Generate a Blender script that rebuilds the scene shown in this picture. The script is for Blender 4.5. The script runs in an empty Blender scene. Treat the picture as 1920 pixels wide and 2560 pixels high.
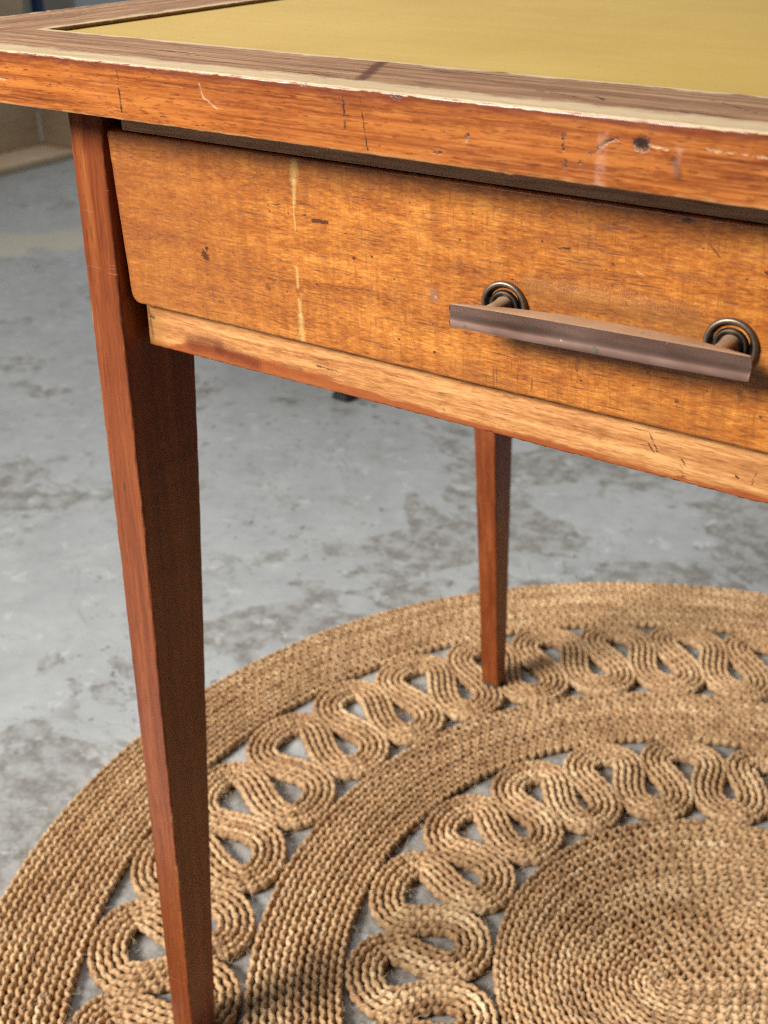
import bpy, bmesh, math, random
import numpy as np
from mathutils import Vector, Matrix

random.seed(7)
rng = np.random.default_rng(11)
scene = bpy.context.scene
COL = scene.collection

# ------------------------------------------------------------------ camera
cam_data = bpy.data.cameras.new("camera")
cam = bpy.data.objects.new("camera", cam_data)
COL.objects.link(cam)
cam_data.sensor_fit = 'HORIZONTAL'
cam_data.sensor_width = 36.0
cam_data.lens = 36.0 * 3126.66 / 1920.0
cam_data.clip_start = 0.05
cam_data.clip_end = 60.0
RIGHT = (0.8264232882, 0.5630191503, -0.0058296692)
UP = (-0.2579358166, 0.3877719219, 0.8849305346)
FWD = (-0.5004934197, 0.7298235218, -0.4656865510)
CAM = Vector((0.6564705, -0.4466889, 0.8368658))
m = Matrix.Identity(4)
for i in range(3):
    m[i][0] = RIGHT[i]; m[i][1] = UP[i]; m[i][2] = -FWD[i]; m[i][3] = CAM[i]
cam.matrix_world = m
cam_data.dof.use_dof = True
cam_data.dof.focus_distance = 0.625
cam_data.dof.aperture_fstop = 18.5
scene.camera = cam

# ------------------------------------------------------------------ world, lights, exposure
world = bpy.data.worlds.new("World")
scene.world = world
world.use_nodes = True
bg = world.node_tree.nodes["Background"]
bg.inputs[0].default_value = (0.80, 0.88, 1.0, 1)
bg.inputs[1].default_value = 0.05

def area(name, loc, target, sx, sy, power, col, spread=180):
    d = bpy.data.lights.new(name, 'AREA')
    d.shape = 'RECTANGLE'; d.size = sx; d.size_y = sy
    d.energy = power; d.color = col; d.spread = math.radians(spread)
    o = bpy.data.objects.new(name, d); COL.objects.link(o)
    o.location = loc
    o.rotation_euler = (Vector(target) - Vector(loc)).to_track_quat('-Z', 'Y').to_euler()
    return o

# daylight from a wide doorway in front and to the left, plus an added overhead lamp at far left to brighten the floor
area("doorway_light", (-1.15, -2.30, 2.15), (0.05, 0.25, 0.35), 1.3, 0.78, 40, (1.0, 0.97, 0.93), 75)
area("overhead_fill", (-2.3, 1.9, 3.6), (-1.9, 1.7, 0.0), 3.0, 4.2, 84, (0.93, 0.97, 1.0))

scene.view_settings.view_transform = 'Standard'
scene.view_settings.look = 'None'
scene.view_settings.gamma = 1.0
scene.view_settings.exposure = 0.0
scene.render.engine = 'CYCLES'
scene.cycles.max_bounces = 5
scene.cycles.diffuse_bounces = 2
scene.cycles.use_adaptive_sampling = True
scene.cycles.adaptive_threshold = 0.022
scene.cycles.caustics_reflective = False
scene.cycles.caustics_refractive = False
scene.cycles.filter_width = 1.15
scene.cycles.glossy_bounces = 2
scene.cycles.transmission_bounces = 1
scene.cycles.use_denoising = False

# ------------------------------------------------------------------ node helper
class NT:
    def __init__(self, name):
        self.mat = bpy.data.materials.new(name)
        self.mat.use_nodes = True
        self.t = self.mat.node_tree
        self.t.nodes.clear()
        self.out = self.n('ShaderNodeOutputMaterial')
        self.bsdf = self.n('ShaderNodeBsdfPrincipled')
        self.l(self.bsdf.outputs[0], self.out.inputs[0])
        tc = self.n('ShaderNodeTexCoord')
        self.P = tc.outputs['Object']
        self.geo = self.n('ShaderNodeNewGeometry')
        sep = self.n('ShaderNodeSeparateXYZ'); self.l(self.P, sep.inputs[0])
        self.x, self.y, self.z = sep.outputs
    def n(self, t): return self.t.nodes.new(t)
    def l(self, a, b): self.t.links.new(a, b)
    def _set(self, inp, v):
        if isinstance(v, bpy.types.NodeSocket): self.l(v, inp)
        elif v is not None:
            if isinstance(v, (tuple, list)) and len(v) == 3 and inp.type == 'RGBA': v = (*v, 1)
            inp.default_value = v
    def scaled(self, s, P=None):
        k = self.n('ShaderNodeVectorMath'); k.operation = 'MULTIPLY'
        self._set(k.inputs[0], P or self.P); k.inputs[1].default_value = s
        return k.outputs[0]
    def noise(self, s, detail=3, rough=0.55, dist=0.0, P=None, col=False, off=0):
        v = self.scaled(s if isinstance(s, (tuple, list)) else (s, s, s), P)
        if off:
            a = self.n('ShaderNodeVectorMath'); a.operation = 'ADD'; self.l(v, a.inputs[0]); a.inputs[1].default_value = (off, off * 1.7, off * 0.6); v = a.outputs[0]
        k = self.n('ShaderNodeTexNoise')
        self.l(v, k.inputs['Vector']); k.inputs['Scale'].default_value = 1.0
        k.inputs['Detail'].default_value = detail; k.inputs['Roughness'].default_value = rough
        k.inputs['Distortion'].default_value = dist
        return k.outputs['Color'] if col else k.outputs['Fac']
    def voro(self, s, P=None, feature='F1'):
        k = self.n('ShaderNodeTexVoronoi'); k.feature = feature
        self.l(self.scaled(s if isinstance(s, (tuple, list)) else (s, s, s), P), k.inputs['Vector']); k.inputs['Scale'].default_value = 1.0
        return k.outputs['Distance']
    def math(self, op, a, b=None, c=None, clamp=False):
        k = self.n('ShaderNodeMath'); k.operation = op; k.use_clamp = clamp
        self._set(k.inputs[0], a); self._set(k.inputs[1], b)
        if c is not None: self._set(k.inputs[2], c)
        return k.outputs[0]
    def ss(self, v, lo, hi):
        k = self.n('ShaderNodeMapRange'); k.interpolation_type = 'SMOOTHSTEP'
        self._set(k.inputs[0], v); k.inputs[1].default_value = lo; k.inputs[2].default_value = hi
        k.inputs[3].default_value = 0; k.inputs[4].default_value = 1
        return k.outputs[0]
    def ramp(self, fac, stops):
        k = self.n('ShaderNodeValToRGB'); e = k.color_ramp.elements
        while len(e) < len(stops): e.new(0.5)
        for el, (p, c) in zip(e, stops): el.position = p; el.color = (*c, 1)
        self._set(k.inputs[0], fac); return k.outputs[0]
    def mix(self, fac, a, b, blend='MIX'):
        k = self.n('ShaderNodeMix'); k.data_type = 'RGBA'; k.blend_type = blend
        self._set(k.inputs[0], fac); self._set(k.inputs[6], a); self._set(k.inputs[7], b)
        return k.outputs[2]
    def fmix(self, fac, a, b):
        k = self.n('ShaderNodeMix'); k.data_type = 'FLOAT'
        self._set(k.inputs[0], fac); self._set(k.inputs[2], a); self._set(k.inputs[3], b)
        return k.outputs[0]
    def bump(self, h, strength=0.3, dist=0.001, prev=None):
        k = self.n('ShaderNodeBump'); k.inputs['Strength'].default_value = strength; k.inputs['Distance'].default_value = dist
        self.l(h, k.inputs['Height'])
        if prev is not None: self.l(prev, k.inputs['Normal'])
        return k.outputs[0]
    def done(self, col, rough=0.5, normal=None, metal=0.0, spec=0.5, coat=0.0, coat_rough=0.2):
        b = self.bsdf
        self._set(b.inputs['Base Color'], col); self._set(b.inputs['Roughness'], rough)
        self._set(b.inputs['Metallic'], metal); self._set(b.inputs['Specular IOR Level'], spec)
        self._set(b.inputs['Coat Weight'], coat); self._set(b.inputs['Coat Roughness'], coat_rough)
        if normal is not None: self.l(normal, b.inputs['Normal'])
        return self.mat
    def strokes(self, col, items, axes, colors, wob=0.0012):
        """small marks: distance to short segments lying on the surface (a, b = metre coordinates on the two axes)"""
        wn = self.noise((420, 420, 420), 2, col=True)
        ws = self.n('ShaderNodeSeparateColor'); self.l(wn, ws.inputs[0])
        ax = {'x': self.x, 'y': self.y, 'z': self.z}
        u = self.math('ADD', ax[axes[0]], self.math('MULTIPLY', self.math('SUBTRACT', ws.outputs[0], 0.5), wob))
        v = self.math('ADD', ax[axes[1]], self.math('MULTIPLY', self.math('SUBTRACT', ws.outputs[1], 0.5), wob))
        edge = self.noise((900, 900, 900), 2)
        brk = self.ss(self.noise((260, 260, 260), 3, 0.7, off=31), 0.36, 0.56)
        self.dent = None
        for (x0, z0, x1, z1, w, c) in items:
            color, alpha, soft = colors[c]
            dx, dz = x1 - x0, z1 - z0
            ll = max(dx * dx + dz * dz, 1e-9)
            du = self.math('SUBTRACT', u, x0); dv = self.math('SUBTRACT', v, z0)
            t = self.math('ADD', self.math('MULTIPLY', du, dx / ll), self.math('MULTIPLY', dv, dz / ll), clamp=True)
            qu = self.math('SUBTRACT', du, self.math('MULTIPLY', t, dx))
            qv = self.math('SUBTRACT', dv, self.math('MULTIPLY', t, dz))
            d = self.math('SQRT', self.math('ADD', self.math('MULTIPLY', qu, qu), self.math('MULTIPLY', qv, qv)))
            d = self.math('ADD', d, self.math('MULTIPLY', self.math('SUBTRACT', edge, 0.5), w * 1.3))
            mask = self.ss(d, w * (0.5 + soft), w * 0.5 * (1 - soft))
            mask = self.math('MULTIPLY', mask, alpha)
            if c in 'kpw': mask = self.math('MULTIPLY', mask, brk)
            if c in 'kKp': self.dent = mask if self.dent is None else self.math('MAXIMUM', self.dent, mask)
            col = self.mix(mask, col, color)
        return col

# ------------------------------------------------------------------ mesh helper
def mesh_obj(name, verts, faces, mat, parent=None, smooth=True, angle=38):
    me = bpy.data.meshes.new(name)
    me.from_pydata([tuple(v) for v in verts], [], faces)
    bm = bmesh.new(); bm.from_mesh(me)
    bmesh.ops.recalc_face_normals(bm, faces=bm.faces)
    bm.to_mesh(me); bm.free()
    if smooth:
        me.polygons.foreach_set('use_smooth', [True] * len(me.polygons))
        me.set_sharp_from_angle(angle=math.radians(angle))
    me.materials.append(mat)
    o = bpy.data.objects.new(name, me); COL.objects.link(o)
    if smooth:
        wn = o.modifiers.new('weighted_normal', 'WEIGHTED_NORMAL'); wn.keep_sharp = True; wn.weight = 80
    if parent is not None:
        o.parent = parent
        o.matrix_parent_inverse = parent_world(parent).inverted()
    return o

def parent_world(p):
    mw = Matrix.Translation(p.location)
    return mw if p.parent is None else Matrix.Identity(4) @ mw

def loft(rings, closed_ring=True, cap=True):
    n = len(rings[0]); verts = [p for r in rings for p in r]; faces = []
    for i in range(len(rings) - 1):
        for j in range(n if closed_ring else n - 1):
            a = i * n + j; b = i * n + (j + 1) % n
            faces.append((a, b, b + n, a + n))
    if cap:
        faces.append(tuple(range(n))[::-1]); k = (len(rings) - 1) * n
        faces.append(tuple(range(k, k + n)))
    return verts, faces

def round_poly(pts, radii, seg=3):
    """2-D polygon with rounded corners"""
    out = []; n = len(pts)
    for i in range(n):
        p = Vector(pts[i]); a = (Vector(pts[i - 1]) - p); b = (Vector(pts[(i + 1) % n]) - p)
        la, lb = a.length, b.length; a.normalize(); b.normalize()
        ang = a.angle(b); r = radii[i] if isinstance(radii, (list, tuple)) else radii
        t = min(r / math.tan(ang / 2), la * 0.49, lb * 0.49); r = t * math.tan(ang / 2)
        bis = (a + b).normalized(); c = p + bis * (r / math.sin(ang / 2))
        p0 = p + a * t - c; p1 = p + b * t - c
        a0 = math.atan2(p0.y, p0.x); a1 = math.atan2(p1.y, p1.x)
        d = (a1 - a0 + math.pi) % (2 * math.pi) - math.pi
        for k in range(seg + 1):
            th = a0 + d * k / seg
            out.append((c.x + r * math.cos(th), c.y + r * math.sin(th)))
    return out

def box(name, x0, x1, y0, y1, z0, z1, mat, parent=None, bevel=0.0012):
    prof = round_poly([(y0, z0), (y1, z0), (y1, z1), (y0, z1)], bevel, 2)
    cy, cz = (y0 + y1) / 2, (z0 + z1) / 2
    def ring(x, s):
        return [(x, cy + (y - cy) * (1 - s / (y1 - y0) * 2), cz + (z - cz) * (1 - s / (z1 - z0) * 2)) for y, z in prof]
    v, f = loft([ring(x0, bevel), ring(x0 + bevel, 0), ring(x1 - bevel, 0), ring(x1, bevel)])
    return mesh_obj(name, v, f, mat, parent)

def empty(name, loc, label, cat, group=None):
    o = bpy.data.objects.new(name, None); COL.objects.link(o); o.location = loc
    o.empty_display_size = 0.1
    o['label'] = label; o['category'] = cat
    if group: o['group'] = group
    return o

# ------------------------------------------------------------------ materials
DARK = {'k': ((0.035, 0.018, 0.008), 0.85, 0.35), 'K': ((0.016, 0.008, 0.005), 0.95, 0.45), 'k2': ((0.09, 0.03, 0.012), 0.55, 0.8),
        'p': ((0.70, 0.44, 0.25), 0.55, 0.6), 'w': ((0.66, 0.40, 0.30), 0.32, 0.9), 'b': ((0.075, 0.018, 0.007), 0.9, 0.25),
        'b2': ((0.16, 0.05, 0.018), 0.7, 0.6), 'y': ((0.80, 0.56, 0.20), 0.45, 0.8), 'g': ((0.25, 0.15, 0.11), 0.6, 0.8),
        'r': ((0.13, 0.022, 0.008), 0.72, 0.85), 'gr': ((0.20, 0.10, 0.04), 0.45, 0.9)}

BAND = [(0.1984, 0.7457, 0.1989, 0.7272, 0.0010, 'k'), (0.3314, 0.7455, 0.3323, 0.7329, 0.0008, 'k'), (0.3403, 0.746, 0.3441, 0.7249, 0.0006, 'k'),
        (0.25, 0.7445, 0.2519, 0.739, 0.0007, 'p'), (0.2519, 0.739, 0.2602, 0.7344, 0.0007, 'p'),
        (0.4663, 0.7393, 0.4683, 0.7388, 0.0014, 'p'), (0.4671, 0.7416, 0.4691, 0.7411, 0.0036, 'K'),
        (0.4479, 0.7352, 0.4538, 0.7405, 0.0013, 'k'), (0.4538, 0.7405, 0.4583, 0.742, 0.0012, 'k'), (0.436, 0.7408, 0.4364, 0.7407, 0.0019, 'k'),
        (0.4369, 0.7306, 0.4373, 0.7296, 0.0023, 'k'), (0.4442, 0.7315, 0.4445, 0.7314, 0.0015, 'k'), (0.4357, 0.7396, 0.436, 0.7358, 0.0008, 'k'),
        (0.4465, 0.7412, 0.4468, 0.7411, 0.0015, 'k'), (0.4522, 0.7443, 0.4519, 0.7237, 0.0024, 'w'), (0.4829, 0.741, 0.482, 0.7322, 0.0018, 'w'),
        (0.4932, 0.7419, 0.5153, 0.7415, 0.0006, 'p'), (0.4708, 0.7411, 0.4787, 0.7403, 0.0006, 'p'), (0.3815, 0.7369, 0.3819, 0.7366, 0.0015, 'k'),
        (0.3921, 0.735, 0.3932, 0.7365, 0.0015, 'k'), (0.3774, 0.7278, 0.3809, 0.7282, 0.0010, 'k'), (0.3922, 0.7345, 0.3925, 0.7344, 0.0011, 'p'),
        (0.3097, 0.7494, 0.3124, 0.7495, 0.0013, 'k'), (0.3565, 0.7485, 0.3601, 0.7485, 0.0019, 'k'), (0.1115, 0.7356, 0.117, 0.7356, 0.0008, 'p'),
        (0.4814, 0.7372, 0.4837, 0.731, 0.0019, 'k2')]
DRAWER = [(0.2074, 0.6486, 0.2088, 0.6466, 0.0036, 'b'), (0.2096, 0.6518, 0.2102, 0.6517, 0.0015, 'b'), (0.2829, 0.6776, 0.2917, 0.6779, 0.0018, 'b'),
          (0.3064, 0.662, 0.3071, 0.662, 0.0015, 'b'), (0.2494, 0.6376, 0.2504, 0.6369, 0.0020, 'b2'), (0.274, 0.7052, 0.2729, 0.6963, 0.0027, 'y'),
          (0.2729, 0.6963, 0.2722, 0.6853, 0.0014, 'y'), (0.2715, 0.6852, 0.2713, 0.671, 0.0006, 'y'), (0.2702, 0.6507, 0.27, 0.6408, 0.0011, 'y'),
          (0.2701, 0.6339, 0.2702, 0.6252, 0.0014, 'y'), (0.2702, 0.6252, 0.2701, 0.6099, 0.0022, 'y'), (0.3521, 0.6533, 0.3529, 0.6501, 0.0026, 'g'),
          (0.3532, 0.6507, 0.3534, 0.6506, 0.0011, 'p'), (0.4737, 0.705, 0.4774, 0.7057, 0.0017, 'k'), (0.4823, 0.7, 0.4907, 0.6913, 0.0005, 'k'),
          (0.454, 0.6809, 0.4574, 0.6792, 0.0005, 'p'), (0.2551, 0.6814, 0.2629, 0.6829, 0.0006, 'k'), (0.272, 0.6787, 0.2789, 0.6797, 0.0006, 'k'),
          (0.4763, 0.6256, 0.4769, 0.625, 0.0012, 'k'), (0.5041, 0.6349, 0.5054, 0.6325, 0.0020, 'k2'), (0.4172, 0.6847, 0.4229, 0.6853, 0.0009, 'k'),
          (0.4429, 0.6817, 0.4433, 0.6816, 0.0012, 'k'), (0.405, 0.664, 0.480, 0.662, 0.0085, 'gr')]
RAIL = [(0.1838, 0.5905, 0.2042, 0.5925, 0.0060, 'r'), (0.204, 0.5905, 0.2308, 0.588, 0.0044, 'r'), (0.4627, 0.6028, 0.4665, 0.5966, 0.0007, 'k'),
        (0.4625, 0.5977, 0.4654, 0.5943, 0.0007, 'k'), (0.4791, 0.594, 0.4815, 0.5911, 0.0008, 'k'), (0.4788, 0.5912, 0.4797, 0.5902, 0.0009, 'k'),
        (0.4668, 0.5954, 0.4674, 0.5952, 0.0009, 'k'), (0.1539, 0.6009, 0.1552, 0.6007, 0.0021, 'k'), (0.152, 0.6054, 0.1535, 0.5874, 0.0009, 'k2'),
        (0.2725, 0.5955, 0.2883, 0.5953, 0.0008, 'k'), (0.5044, 0.5929, 0.5055, 0.592, 0.0009, 'k'), (0.513, 0.5962, 0.5119, 0.591, 0.0006, 'k'),
        (0.3505, 0.5915, 0.3534, 0.5883, 0.0005, 'k')]
H = 0.75
FRAME_W = 0.0716
DESK_W = 0.888
DESK_D = 0.632
FZ = -0.0225      # floor level
FRONT_Y = -0.0015
T = 0.0268

def mat_top_frame(name, axis):
    """axis 'x': member runs along x (front, back); 'y': along y (sides)"""
    s = NT(name)
    along, across = (s.x, s.y) if axis == 'x' else (s.y, s.x)
    if axis == 'x':
        g1, g2, g3, fl = (9, 260, 330), (40, 700, 700), (3, 60, 60), (110, 600, 640)
    else:
        g1, g2, g3, fl = (260, 9, 330), (700, 40, 700), (60, 3, 60), (600, 110, 640)
    grain = s.noise(g1, 4, 0.6, 0.4); fine = s.noise(g2, 4, 0.72); big = s.noise(g3, 3); fleck = s.noise(fl, 3, 0.6)
    # varnished edge
    edge = s.ramp(grain, [(0.30, (0.18, 0.038, 0.008)), (0.5, (0.36, 0.096, 0.016)), (0.68, (0.54, 0.175, 0.032))])
    edge = s.mix(s.math('MULTIPLY', s.ss(fine, 0.48, 0.64), 0.5), edge, (0.62, 0.235, 0.055))
    edge = s.mix(s.math('MULTIPLY', s.ss(fleck, 0.55, 0.66), 0.5), edge, (0.15, 0.026, 0.008))
    edge = s.mix(s.math('MULTIPLY', s.ss(big, 0.5, 0.72), 0.35), edge, (0.25, 0.036, 0.010))
    zj = s.math('ADD', s.z, s.math('MULTIPLY', s.math('SUBTRACT', s.noise((60, 60, 400), 3), 0.5), 0.006))
    edge = s.mix(s.math('MULTIPLY', s.ss(zj, H - 0.006, H - 0.0015), 0.75), edge, (0.13, 0.022, 0.013))
    pore = s.ss(s.noise((130, 1200, 1200), 2, 0.5, off=3), 0.665, 0.72)
    edge = s.mix(s.math('MULTIPLY', pore, 0.7), edge, (0.05, 0.016, 0.008))
    lo = s.math('ADD', s.z, s.math('MULTIPLY', s.math('SUBTRACT', s.noise((110, 110, 300), 3, off=9), 0.5), 0.004))
    edge = s.mix(s.math('MULTIPLY', s.ss(lo, H - T + 0.0016, H - T), 0.7), edge, (0.52, 0.27, 0.10))
    dent = None
    if axis == 'x': edge = s.strokes(edge, BAND, 'xz', DARK, 0.0014); dent = s.dent
    # worn top
    top = s.ramp(s.math('ADD', s.math('MULTIPLY', grain, 0.62), s.math('MULTIPLY', fine, 0.42)),
                 [(0.32, (0.105, 0.045, 0.024)), (0.46, (0.27, 0.135, 0.072)), (0.58, (0.43, 0.245, 0.130)), (0.74, (0.60, 0.38, 0.21))])
    top = s.mix(s.math('MULTIPLY', s.ss(big, 0.5, 0.68), 0.5), top, (0.21, 0.092, 0.052))
    dk = s.ss(s.noise((18, 420, 5) if axis == 'x' else (420, 18, 5), 3, 0.6, off=5), 0.60, 0.70)
    top = s.mix(s.math('MULTIPLY', dk, 0.8), top, (0.040, 0.020, 0.014))
    if axis == 'x':
        top = s.strokes(top, [(0.3057, 0.0655, 0.3276, 0.0167, 0.0046, 'd'), (0.4316, 0.0343, 0.4383, 0.0276, 0.0016, 'k'), (0.4742, 0.0503, 0.4982, 0.0329, 0.0010, 'k'),
                              (0.4613, 0.0084, 0.4645, 0.0085, 0.003, 'k'), (0.405, 0.034, 0.428, 0.027, 0.0011, 'k'), (0.352, 0.0065, 0.364, 0.014, 0.0012, 'k')],
                        'xy', {'d': ((0.10, 0.030, 0.018), 0.8, 0.4), 'k': ((0.03, 0.016, 0.012), 0.8, 0.5)})
    # sanded pale margins
    inn = FRAME_W
    wob = s.math('MULTIPLY', s.math('SUBTRACT', s.noise((45, 45, 45), 5, 0.7), 0.5), 0.018)
    fine_w = s.math('MULTIPLY', s.math('SUBTRACT', s.noise((25, 600, 300) if axis == 'x' else (600, 25, 300), 2), 0.5), 0.006)
    a = s.math('ADD', s.math('ADD', across, wob), fine_w)
    if axis == 'x':
        pale = s.math('MAXIMUM', s.ss(a, 0.0185, 0.0110), s.ss(a, inn - 0.0075, inn - 0.0040))
    else:
        pale = s.math('MAXIMUM', s.math('MULTIPLY', s.ss(a, 0.005, 0.001), 0.8), s.ss(a, inn - 0.0095, inn - 0.0035))
    raw = s.ramp(s.math('ADD', s.math('MULTIPLY', grain, 0.5), s.math('MULTIPLY', fine, 0.5)), [(0.3, (0.48, 0.33, 0.18)), (0.52, (0.66, 0.49, 0.29)), (0.7, (0.76, 0.60, 0.38))])
    top = s.mix(s.math('MULTIPLY', pale, 0.93), top, raw)
    # which of the two: arris height decides, ragged along its length
    zz = s.math('ADD', s.z, s.math('MULTIPLY', s.math('SUBTRACT', s.noise((160, 160, 160), 4, 0.7), 0.5), 0.0022))
    is_top = s.ss(zz, H - 0.0010, H - 0.0004)
    nz = s.n('ShaderNodeSeparateXYZ'); s.l(s.geo.outputs['True Normal'], nz.inputs[0])
    if axis == 'y': is_top = s.math('MULTIPLY', is_top, 1.0)
    is_top = s.math('MAXIMUM', is_top, s.ss(nz.outputs[2], 0.93, 0.97))
    col = s.mix(is_top, edge, top)
    rough = s.fmix(is_top, s.fmix(s.noise((30, 30, 30), 3), 0.22, 0.42), 0.75)
    h = s.math('ADD', s.math('MULTIPLY', fleck, 0.6), s.math('MULTIPLY', fine, 0.6))
    h = s.math('ADD', h, s.math('MULTIPLY', grain, 0.5))
    h = s.math('SUBTRACT', h, s.math('MULTIPLY', dk, 0.5))
    if dent is not None: h = s.math('SUBTRACT', h, s.math('MULTIPLY', dent, 1.2))
    return s.done(col, rough, s.bump(h, 0.35, 0.0006), spec=s.fmix(is_top, 0.45, 0.15), coat=s.fmix(is_top, 0.35, 0.0), coat_rough=0.2)

def mat_gold():
    s = NT("gold_panel")
    n = s.noise((7, 60, 40), 5, 0.65, 0.4); b = s.noise((9, 9, 9), 4, 0.6)
    col = s.ramp(s.math('ADD', s.math('MULTIPLY', n, 0.45), s.math('MULTIPLY', b, 0.55)), [(0.3, (0.57, 0.362, 0.070)), (0.5, (0.61, 0.395, 0.085)), (0.7, (0.65, 0.435, 0.105))])
    sc = s.ss(s.noise((60, 900, 300), 3, 0.6), 0.69, 0.74)
    col = s.mix(s.math('MULTIPLY', sc, 0.5), col, (0.70, 0.53, 0.18))
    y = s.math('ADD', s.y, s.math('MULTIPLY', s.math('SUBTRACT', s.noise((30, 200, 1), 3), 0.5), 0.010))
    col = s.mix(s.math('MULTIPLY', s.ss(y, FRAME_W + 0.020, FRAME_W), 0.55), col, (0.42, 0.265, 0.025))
    col = s.mix(s.ss(s.noise((260, 260, 1), 2, off=4), 0.765, 0.79), col, (0.14, 0.085, 0.03))
    gr = s.noise((1500, 1500, 200), 2, 0.6)
    col = s.mix(s.math('MULTIPLY', s.ss(gr, 0.5, 0.75), 0.16), col, (0.36, 0.23, 0.045))
    hb = s.math('ADD', s.math('MULTIPLY', n, 0.5), s.math('MULTIPLY', gr, 0.5))
    return s.done(col, s.fmix(b, 0.40, 0.58), s.bump(hb, 0.12, 0.0005), spec=0.3, metal=0.0)

def mat_leg(name="leg_wood", tint=1.0):
    s = NT(name)
    g = s.noise((150, 150, 5), 4, 0.6, 0.3); f = s.noise((620, 620, 45), 4, 0.7); big = s.noise((20, 20, 6), 3)
    col = s.ramp(g, [(0.25, (0.13, 0.025, 0.007)), (0.5, (0.225, 0.054, 0.014)), (0.75, (0.345, 0.103, 0.027))])
    col = s.mix(s.math('MULTIPLY', s.ss(f, 0.48, 0.64), 0.55), col, (0.12, 0.024, 0.008))
    col = s.mix(s.math('MULTIPLY', s.ss(big, 0.45, 0.75), 0.45), col, (0.30, 0.082, 0.022))
    col = s.mix(s.math('MULTIPLY', s.ss(s.noise((500, 500, 60), 2, off=2), 0.68, 0.74), 0.6), col, (0.055, 0.014, 0.006))
    # rubbed pale patches on the arrises
    nn = s.n('ShaderNodeSeparateXYZ'); s.l(s.geo.outputs['True Normal'], nn.inputs[0])
    arris = s.ss(s.math('ABSOLUTE', s.math('MULTIPLY', nn.outputs[0], nn.outputs[1])), 0.12, 0.35)
    nick = s.noise((160, 160, 40), 4, 0.7, off=7)
    col = s.mix(s.math('MULTIPLY', s.math('MULTIPLY', arris, s.ss(nick, 0.50, 0.42)), 0.75), col, (0.07, 0.016, 0.007))
    col = s.mix(s.math('MULTIPLY', s.math('MULTIPLY', arris, s.math('MULTIPLY', s.ss(nick, 0.54, 0.62), s.ss(s.noise((12, 12, 12), 3, off=33), 0.48, 0.60))), 0.7), col, (0.58, 0.30, 0.15))
    sc = s.math('MULTIPLY', s.ss(s.noise((40, 40, 900), 2, 0.5, off=19), 0.70, 0.74), s.ss(s.noise((9, 9, 9), 2, off=21), 0.52, 0.62))
    col = s.mix(s.math('MULTIPLY', sc, 0.5), col, (0.50, 0.27, 0.15))
    return s.done(col, s.fmix(big, 0.28, 0.45), s.bump(s.math('ADD', g, s.math('MULTIPLY', f, 0.5)), 0.3, 0.0006), spec=0.32, coat=0.15, coat_rough=0.2)

def mat_drawer():
    s = NT("drawer_veneer")
    fine = s.noise((190, 200, 820), 4, 0.75, 0.3); wide = s.noise((16, 40, 110), 4, 0.6, 0.7)
    fig = s.noise((120, 20, 9), 3, 0.6, 0.2); fig2 = s.noise((480, 30, 80), 4, 0.7, off=4); blot = s.noise((18, 18, 34), 4, 0.62)
    col = s.ramp(s.math('ADD', s.math('MULTIPLY', wide, 0.38), s.math('MULTIPLY', fine, 0.62)),
                 [(0.36, (0.20, 0.048, 0.008)), (0.46, (0.41, 0.120, 0.016)), (0.55, (0.57, 0.195, 0.028)), (0.66, (0.80, 0.345, 0.066))])
    col = s.mix(s.math('MULTIPLY', s.ss(fig, 0.50, 0.64), 0.30), col, (0.30, 0.080, 0.013))
    col = s.mix(s.math('MULTIPLY', s.ss(fig, 0.46, 0.34), 0.14), col, (0.76, 0.345, 0.075))
    col = s.mix(s.math('MULTIPLY', s.ss(fig2, 0.51, 0.66), 0.52), col, (0.30, 0.092, 0.016))
    col = s.mix(s.math('MULTIPLY', s.ss(blot, 0.50, 0.72), 0.38), col, (0.25, 0.078, 0.018))
    dash = s.ss(s.noise((60, 60, 1100), 2, 0.5, off=6), 0.625, 0.70)
    col = s.mix(s.math('MULTIPLY', dash, 0.6), col, (0.11, 0.035, 0.010))
    vs = s.math('MULTIPLY', s.ss(s.noise((1100, 40, 45), 2, 0.5, off=8), 0.63, 0.70), s.ss(s.noise((25, 25, 25), 2, off=12), 0.52, 0.66))
    col = s.mix(s.math('MULTIPLY', vs, 0.65), col, (0.12, 0.038, 0.012))
    spot = s.ss(s.noise((260, 100, 420), 2, 0.4, off=15), 0.735, 0.77)
    col = s.mix(s.math('MULTIPLY', spot, 0.85), col, (0.05, 0.018, 0.008))
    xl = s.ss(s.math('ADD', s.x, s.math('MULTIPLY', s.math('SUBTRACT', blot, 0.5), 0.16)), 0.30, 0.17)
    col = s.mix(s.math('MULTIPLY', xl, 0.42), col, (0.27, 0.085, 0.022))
    # darker tone along the top and the left end
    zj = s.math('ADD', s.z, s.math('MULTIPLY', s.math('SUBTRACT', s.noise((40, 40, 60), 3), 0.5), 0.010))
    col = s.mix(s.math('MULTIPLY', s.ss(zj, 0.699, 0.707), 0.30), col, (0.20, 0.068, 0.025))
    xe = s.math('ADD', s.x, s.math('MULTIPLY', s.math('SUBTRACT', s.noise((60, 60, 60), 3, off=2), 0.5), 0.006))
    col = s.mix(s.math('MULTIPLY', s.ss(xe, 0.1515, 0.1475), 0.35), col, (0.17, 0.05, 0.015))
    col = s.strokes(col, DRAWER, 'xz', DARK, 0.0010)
    h = s.math('ADD', s.math('MULTIPLY', fine, 0.8), s.math('MULTIPLY', fig2, 0.4))
    h = s.math('SUBTRACT', h, s.math('MULTIPLY', dash, 0.4))
    h = s.math('SUBTRACT', h, s.dent)
    return s.done(col, s.fmix(s.noise((50, 50, 200), 3), 0.30, 0.50), s.bump(h, 0.34, 0.0006), spec=0.45, coat=0.2, coat_rough=0.25)

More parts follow.
